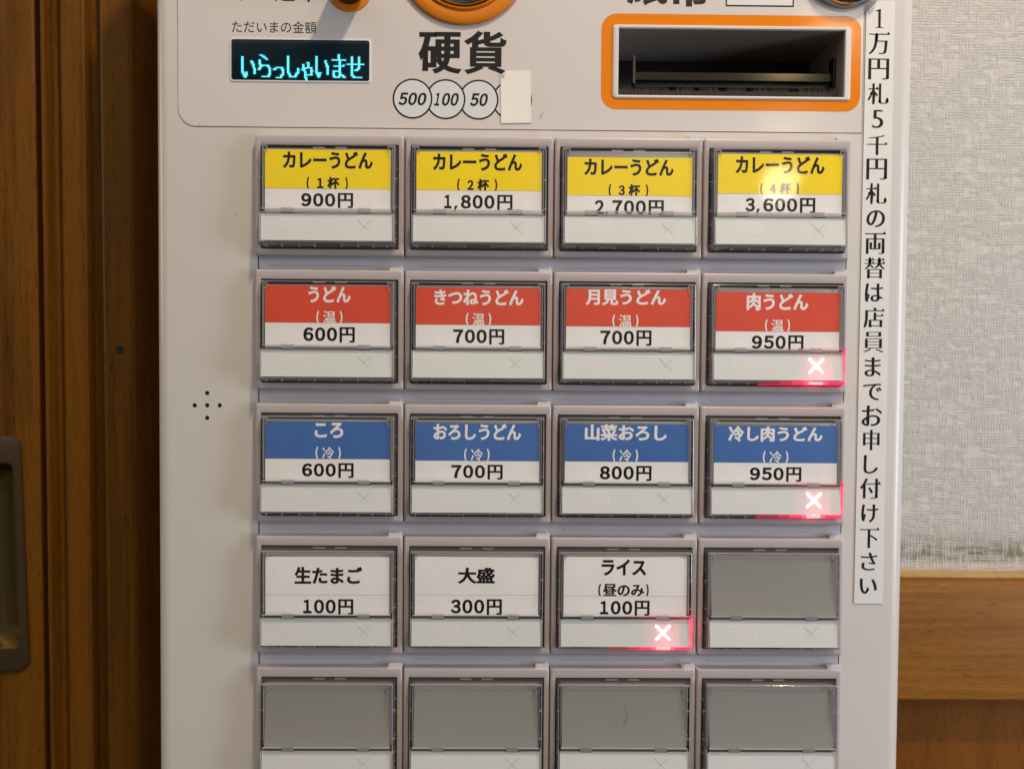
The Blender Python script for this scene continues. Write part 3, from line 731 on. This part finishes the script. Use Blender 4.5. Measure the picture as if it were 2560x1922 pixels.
LABEL = {(0,0): 'yellow topped one-bowl curry udon button priced 900 yen', (0,1): 'yellow topped two-bowl curry udon button priced 1,800 yen',
 (0,2): 'yellow topped three-bowl curry udon button priced 2,700 yen', (0,3): 'yellow topped four-bowl curry udon button with a lamp reflection, priced 3,600 yen',
 (1,0): 'red topped plain udon button with a creased card, priced 600 yen', (1,1): 'red topped fried tofu udon button priced 700 yen, second from left',
 (1,2): 'red topped moon-viewing egg udon button priced 700 yen, third from left', (1,3): 'red topped meat udon button with a lit red cross, priced 950 yen',
 (2,0): 'blue topped two-character cold udon button priced 600 yen', (2,1): 'blue topped grated radish udon button priced 700 yen',
 (2,2): 'blue topped mountain vegetable udon button priced 800 yen', (2,3): 'blue topped cold meat udon button with a lit red cross, priced 950 yen',
 (3,0): 'white raw egg button priced 100 yen, unlit', (3,1): 'white large serving button priced 300 yen', (3,2): 'white rice button with a lit red cross, priced 100 yen',
 (3,3): 'blank grey button right of the lit rice button', (4,0): 'blank grey button at the left end of the bottom row', (4,1): 'blank grey button second from left in the bottom row',
 (4,2): 'blank grey button with a short hair on it, bottom row', (4,3): 'blank grey button at the right end of the bottom row'}

# shared meshes -------------------------------------------------------
def frame_mesh():
    b = MB(); X = 31.32
    O = lambda i, y, r: rrect(-X + i, X - i, -FH + i, -i, r, y)
    I = lambda g, y, r: rrect(-29.0 - g, 29.0 + g, -47.9 - g, -4.15 + g, r, y)
    b.rings([O(0, YP - .02, .8), O(0.02, 1.2, .9), O(.18, .45, .9), O(.5, .1, .9), O(.95, 0, .9), I(.35, 0, .7), I(.1, .12, .6), I(0, .45, .6), I(0, YP - .1, .6)], 'frame')
    b.box(25.3, 31.1, .6, 3.2, -.2, 1.05, 'nub')
    b.face([(29.7, .7, 1.0), (30.6, .7, 1.0), (30.25, .8, 2.3)], 'nub'); b.face([(30.6, .7, 1.0), (30.3, 2.0, 1.0), (30.25, .8, 2.3)], 'nub'); b.face([(30.3, 2.0, 1.0), (29.7, .7, 1.0), (30.25, .8, 2.3)], 'nub')
    return b
def base_mesh():
    b = MB()
    I = lambda g, y: rrect(-28.95 + g, 28.95 - g, -47.85 + g, -4.2 + g * -1, .5, y)
    b.rings([I(0, .6), I(0, 3.7), I(.3, 3.75)], 'well', False, True)
    for x in (-28.4, 27.9): 
        for z in (-14, -19.8, -29.5, -37, -41): b.box(x, x + .5, 0.5, 3.6, z, z + .35, 'frame')
    b.box(-7.2, -2.2, 1.0, 3.6, -5.6, -4.9, 'frame'); b.box(2.2, 7.0, 1.0, 3.6, -5.6, -4.9, 'frame')
    return b
def diffuser_mesh():
    b = MB(); b.rings([rrect(-26.4, 26.4, -33.2, -6.7, .5, 2.4), rrect(-26.4, 26.4, -33.2, -6.7, .5, YC + .45), rrect(-26.2, 26.2, -33.0, -6.9, .5, YC + .3)], 'diffuser', False, True); return b
def blank_diffuser_mesh():
    """the empty window: a smoked sheet with an added forward curve, so its lower edge catches more light"""
    b = MB(); n = 16
    yy = lambda z: -2.3 - 2.0 * ((-z - 6.7) / 26.5) ** 2.2  # made-up curve, tips the lower face up to brighten it
    zz_ = [-6.7 - 26.5 * i / n for i in range(n + 1)]
    b.rings([[(-26.4, yy(z), z), (26.4, yy(z), z), (26.4, 3.0, z), (-26.4, 3.0, z)] for z in zz_], 'diffuser', True, True)
    return b
def cover_mesh():
    b = MB()
    sk0 = rrect(-28.75, 28.75, -47.7, -4.4, .6, 1.2)
    sk1 = rrect(-28.6, 28.6, -47.4, -4.6, .6, -.15)
    sk2 = rrect(-27.95, 27.95, -45.85, -5.35, .45, lambda x, z: front(z) + .28)
    sk3 = rrect(-27.7, 27.7, -45.6, -5.6, .4, lambda x, z: front(z))
    b.rings([sk0, sk1, sk2], 'side'); b.rings([sk2, rrect(-27.92, 27.92, -45.82, -5.38, .4, lambda x, z: front(z) + .12)], 'edge'); b.rings([rrect(-27.92, 27.92, -45.82, -5.38, .4, lambda x, z: front(z) + .12), sk3], 'facet')
    b.f.append(list(range(len(b.v) - len(sk3), len(b.v)))); b.mi.append(b.slot('clear')); b.flat.append(len(b.f) - 1)
    E = 'edge'
    # hinge groove between card window and lamp strip
    g = lambda z: front(z) + .02
    for z0, z1, xa, xb in [(-32.30, -32.02, -26.9, -18.7), (-32.30, -32.02, -13.7, 13.0), (-32.30, -32.02, 18.2, 26.9), (-33.85, -33.6, -27, -18.9), (-33.85, -33.6, -13.5, 12.8), (-33.85, -33.6, 18.4, 27)]:
        b.box(xa, xb, front(z0) - .16, front(z0) + .5, z0, z1, 'facet')
    b.box(-27.0, 27.0, front(-33) + .25, front(-33) + .40, -33.6, -32.3, 'side')
    for xa in (-18.6, 13.1): b.box(xa, xa + 4.9, front(-33) - .22, front(-33) + .7, -33.7, -31.75, E)
    # corner clips and pins
    for sx in (-1, 1):
        x = sx * 25.1
        b.box(min(x, x + sx * 2.6), max(x, x + sx * 2.6), front(-6) + .1, front(-6) + .6, -6.2, -5.75, E)
        b.box(x - .18, x + .18, front(-6) + .1, front(-6) + .6, -8.0, -5.75, E)
        R_ = .34; cx, cz = sx * 25.75, -8.5
        b.rings([circ(cx, cz, R_, front(cz) + .1, 12), circ(cx, cz, R_ * .8, front(cz) - .18, 12), circ(cx, cz, R_ * .3, front(cz) - .3, 12)], E, False, True)
        # side pillars and snap ticks
        b.box(sx * 26.9 - .14, sx * 26.9 + .14, front(-6) + .3, 1.0, -31.8, -6.3, E)
        for z in (-18.3, -30.5, -36.4, -43.2): b.box(min(sx * 27.0, sx * 28.5), max(sx * 27.0, sx * 28.5), -.6, .6, z - .14, z + .14, 'facet')
        b.box(sx * 27.55 - .12, sx * 27.55 + .12, front(-40) + .1, -.2, -45.4, -34.0, 'facet')
    for x in (-26, -19.5, -12.2, -5.8, 5.4, 12.4, 18.7, 24.6): b.box(x - .14, x + .14, -2.6, .3, -47.2, -45.9, 'facet')
    for xa, xb, za, m_ in ((-5.4, 5.2, -46.2, 'side'), (-27.6, -22.1, -46.6, 'facet'), (-21.7, -12.6, -46.3, 'facet'), (-12.1, -6.0, -46.9, E), (5.8, 12.1, -46.7, E), (12.8, 18.4, -46.4, 'facet'), (19.0, 27.4, -46.8, E)):
        b.box(xa, xb, -2.2, -.3, za, -45.95, m_)
    return b
def strip_mesh(lit):
    b = MB()
    q = lambda x0, x1, z0, z1, d, m: b.quad(x0, x1, z0, z1, 0, m, tilt=lambda z: strip_y(z) - d)
    q(-27.2, 27.2, -45.2, -34.1, 0, 'strip')
    for xa, xb, za, zb in ((-27.1, 8.6, -45.1, -34.2), (23.0, 27.1, -45.1, -34.2), (8.6, 23.0, -45.1, -44.9)): q(xa, xb, za, zb, -.25, 'well')  # unseen backing added to block stray LED light around the cross
    q(-20.0, -7.5, -42.0, -36.3, .03, 'stripline'); q(-19.6, -7.9, -41.6, -36.7, .06, 'stripbox')
    return b
def cross_mesh(lit):
    b = MB(); cx, cz = 15.8, -39.2
    w, r = (.86, 3.0) if lit else (.24, 2.85)
    m = 'cross_on' if lit else 'cross_off'
    y = strip_y(cz) - (.20 if lit else .12)
    for s, dd in ((1, 0), (-1, .012)): b.bar((cx - r, cz - s * r), (cx + r, cz + s * r), w, 0, m, y - dd)
    return b
def guide_mesh():
    b = MB()
    for xa, xb, m_ in ((-7.5, 1.4, 'glow_low'), (1.5, 6.4, 'glow_dim'), (6.5, 11.4, 'glow'), (11.5, 13.4, 'glow_mid'), (13.5, 19.4, 'glow_hot'), (19.5, 21.4, 'glow_mid'), (21.5, 28.4, 'glow')):
        b.box(xa, xb, -3.3, -2.5, -47.0, -45.7, m_); b.box(xa, xb, -1.4, -.9, -47.5, -47.05, 'glow_dim')
    for za, zb, m_ in ((-46.4, -44.6, 'glow'), (-44.5, -42.6, 'glow_mid'), (-42.5, -36.6, 'glow'), (-36.5, -33.0, 'glow'), (-32.9, -31.6, 'glow_dim')):
        b.box(27.22, 28.2, -4.9, -4.3, max(za, -45.6), zb, m_)
    return b
base_me = base_mesh(); diff_me = diffuser_mesh(); blank_me = blank_diffuser_mesh(); cov = cover_mesh(); fr = frame_mesh(); st = strip_mesh(False)
protos = {}
def inst(key, mb, name, parent, sm=35):
    if key not in protos:
        o = mb.build(name, parent, False, sm); protos[key] = o; return o
    o = protos[key].copy(); COL.objects.link(o); o.parent = parent; return o

def card_mesh(r, c):
    top, div, name, nb, sb, sbx, price, pb = CARDS[(r, c)]
    b = MB(); rnd = random.Random(r * 7 + c)
    col = ('yellow', 'red', 'blue', 'paper')[r]; ink = ('ink', 'white_ink', 'white_ink', 'ink')[r]
    bot = -32.9; bow = rnd.uniform(-.06, .12)
    sag = lambda x: -bow + bow * (x / 26) ** 2 + x * rnd_t
    rnd_t = rnd.uniform(-.004, .004)
    n = 10; xs = [-26.1 + 52.2 * i / n for i in range(n + 1)]
    def sheet_(za, zb, y, m, f=None):
        for i in range(n):
            a, d = xs[i], xs[i + 1]; t = f or (lambda x: 0)
            b.face([(a, y, za), (d, y, za), (d, y, zb + t(d)), (a, y, zb + t(a))], m)
    sheet_(div if r < 3 else bot, top, YC, col, sag)
    if r < 3: sheet_(bot, div, YC, 'paper')
    b.quad(-26.1, 26.1, div - .06, div + .06, YC - .03, 'rule')
    text_in(b, name, nb, YC - .03, ink, .043, .031)
    if sb:
        core = sb[1:-1]; x0, x1, z0, z1 = sbx; w = x1 - x0; pw = (z1 - z0) * .21; pad = (z1 - z0) * (.28 if len(core) != 3 else .12)
        text_in(b, '（', (x0, x0 + pw, z0, z1), YC - .03, ink, .075, .026, zmin=div + .02)
        text_in(b, '）', (x1 - pw, x1, z0, z1), YC - .03, ink, .075, .026, zmin=div + .02)
        zt = z1 - .15
        if len(core) == 2 and core[0] in '１２３４':
            text_in(b, core[0], (x0 + w * .25, x0 + w * .41, z0 + .75, zt - .5), YC - .03, ink, .052, .036, zmin=div + .02)
            text_in(b, core[1], (x0 + w * .50, x0 + w * .80, z0 + .2, zt), YC - .03, ink, .050, .034, zmin=div + .02)
        else:
            text_in(b, core, (x0 + pw + pad, x1 - pw - pad, z0 + .2, zt), YC - .03, ink, *((.020, .008) if core in '温冷' else (.040, .022)), zmin=div + .02)
    x0, x1, z0, z1 = pb; w = x1 - x0
    k = .755 if ',' in price else .655
    num = price[:-1]
    dz = z0 + .45
    if ',' in num:
        head, tail = num.split(',')
        digits_in(b, head, (x0, x0 + w * .135, dz, z1 - .2), YC - .03, 'ink', zmin=bot, fit=.99, thin=.78)
        xc_ = x0 + w * .18
        b.face([(xc_ - .75, YC - .03, max(bot, dz - 1.15)), (xc_ - .15, YC - .03, max(bot, dz - 1.15)), (xc_ + .85, YC - .03, max(bot, dz + 1.2)), (xc_ - .35, YC - .03, max(bot, dz + 1.2))], 'ink')
        digits_in(b, tail, (x0 + w * .255, x0 + w * .74, dz, z1 - .2), YC - .03, 'ink', zmin=bot)
        kx_ = .78
    else:
        digits_in(b, num, (x0, x0 + w * .655, dz, z1 - .2), YC - .03, 'ink', zmin=bot)
        kx_ = .705
    text_in(b, '円', (x0 + w * kx_, x1, z0 - .1, z1), YC - .03, 'ink', .034, .018, zmin=bot)
    return b

Zpar = Vector((mach.location))
for r in range(5):
    for c in range(4):
        key = (r, c); lit = key in LIT
        f = inst('frame', fr, 'menu_button', mach)
        f.parent = mach
        f.location = Vector((((c - 1.5) * 63) * MM, 0, Z0 - r * pz * MM)) - Zpar
        f['label'] = LABEL[key]; f['group'] = 'menu buttons of the ticket machine'
        inst('base', base_me, 'button_base', f); inst(*(('diff', diff_me) if key in CARDS else ('diff_blank', blank_me)), 'diffuser', f)
        if key in CARDS:
            card_mesh(r, c).build('menu_card', f, False, 0)
        inst('strip', st, 'status_strip', f, 0)
        inst('cross_lit' if lit else 'cross', cross_mesh(lit), 'cross_mark', f, 0)
        cv = inst('cover', cov, 'clear_cover', f, 30)
        rc = random.Random(40 + r * 5 + c); cv.rotation_euler = (0, 0, 0) if key == (0, 3) else (math.radians(rc.uniform(-.3, .3)), 0, math.radians(rc.uniform(-.3, .3)))
        if lit:
            inst('guide', guide_mesh(), 'light_guide', f, 0)
            for (x, y, z, p) in ((15.8, -3.0, -39.2, 0.0010), (17.5, -1.2, -45.4, 0.0036), (27.2, -1.4, -39.0, 0.0030)):
                d = protos.get(('led', p))
                if d is None:
                    d = bpy.data.lights.new('red_led', 'POINT'); d.energy = p; d.color = (1.0, 0.02, 0.09); d.shadow_soft_size = .0006; protos[('led', p)] = d
                q = bpy.data.objects.new('red_led', d); COL.objects.link(q); q.parent = f; q.location = (x * MM, y * MM, z * MM)

# hair lying on a blank button
b = MB()
pts = [(31.5 + 1.35 * math.sin(t * 1.25 - .0) - (0.7 * t * t if t > 1 else 0), -4 * pz - 14.2 - 8.6 * t / 1.45) for t in [1.45 * i / 14 for i in range(15)]]
for i, ((ax_, az_), (bx_, bz_)) in enumerate(zip(pts, pts[1:])):
    b.bar((ax_, az_), (bx_, bz_), .16 if 2 < i < 11 else .10, .1, 'seam', front(-20) - .15)
tag(b.build('hair', None, True, 0), 'short curved dark hair stuck on a blank grey button', 'hair')

# ================================================================== PAPER STUCK ON THE MACHINE
b = MB()
ys = YS - .22
c_ = [(-22.95, 26.6), (-22.5, 6.38), (-9.79, 6.82), (-10.14, 28.82), (-20.6, 28.5)]
b.rings([[(x, ys, z) for x, z in c_], [(x, ys - .12, z) for x, z in c_]], 'patch', True, True)
b.face([(-22.95, ys - .10, 26.6), (-20.6, ys - .12, 28.5), (-21.0, ys - 1.3, 27.0)], 'patch')
b.face([(-22.95, ys - .12, 26.6), (-21.0, ys - 1.3, 27.0), (-22.2, ys - .5, 25.8)], 'patch')
tag(b.build('paper_patch', None, True, 0), 'blank white paper patch covering the last coin circle beside 50', 'sticker')

b = MB()
yk = YP - .34
n = 8
outl = [(132.2, -198.5), (144.8, -198.45), (144.75, 59.8), (135.8, 59.6), (134.0, 58.2), (132.55, 55.2)]
b.rings([[(x, yk, z) for x, z in outl], [(x, yk - .09, z) for x, z in outl]], 'strip_paper', True, True)
# lifted top corner
for i in range(6):
    t0, t1 = i / 6, (i + 1) / 6
    P = lambda t, q: (132.6 + 3.4 * t + q * 1.7, yk - .15 - q * 1.6 - .2 * t, 55.2 + 4.4 * t ** .8 - q * .4)
    b.face([P(t0, 0), P(t1, 0), P(t1, 1 - t1 * .6), P(t0, 1 - abs(t0 - .4))], 'strip_paper')
chars = '1万円札5千円札の両替は店員までお申し付け下さい'
zc = [52.3, 41.5, 31.0, 20.55, 9.9, -1.1, -11.3, -21.75, -32.4, -43.0, -53.4, -63.95, -74.7, -85.2, -95.8, -106.6, -116.9, -127.4, -137.9, -148.3, -159.2, -170.1, -180.1, -190.9]
dims = {'1': (2.9, 8.0), '5': (4.8, 7.6), 'の': (8.0, 7.2), 'は': (8.0, 7.8), 'ま': (7.0, 8.2), 'で': (8.0, 7.2), 'し': (6.2, 8.0), 'け': (7.4, 7.8), 'さ': (7.0, 7.8), 'い': (7.6, 6.6), '下': (8.4, 8.2), '千': (8.6, 8.4), '申': (7.2, 8.8)}
for ch, z in zip(chars, zc):
    w, h = dims.get(ch, (8.9, 8.8)); x = 138.3
    kana = ch in 'のはまでおしけさい'
    if ch == '1':
        yy = yk - .15
        b.face([(137.7, yy, z - 3.8), (138.75, yy, z - 3.8), (138.75, yy, z + 4.0), (137.7, yy, z + 3.4)], 'mincho')
        b.face([(136.7, yy, z - 4.0), (139.8, yy, z - 4.0), (139.8, yy, z - 3.65), (136.7, yy, z - 3.65)], 'mincho')
        b.face([(136.6, yy - .01, z + 2.9), (138.3, yy - .01, z + 3.1), (138.75, yy - .01, z + 4.0), (136.6, yy - .01, z + 3.3)], 'mincho')
        continue
    if kana: text_in(b, ch, (x - w / 2, x + w / 2, z - h / 2, z + h / 2), yk - .15, 'mincho', .026, -.004)
    elif ch == '5': text_in(b, ch, (x - w / 2, x + w / 2, z - h / 2, z + h / 2), yk - .15, 'mincho', .012, -.016)
    else: text_in(b, ch, (x - w / 2, x + w / 2, z - h / 2, z + h / 2), yk - .15, 'mincho', (.024 if ch != '札' else .016), -.016, ser=.12)
tag(b.build('notice_strip', None, True, 0), 'tall narrow white notice strip with vertical black lettering down the right side', 'label')

bpy.data.objects.remove(_to); bpy.data.curves.remove(_tc)
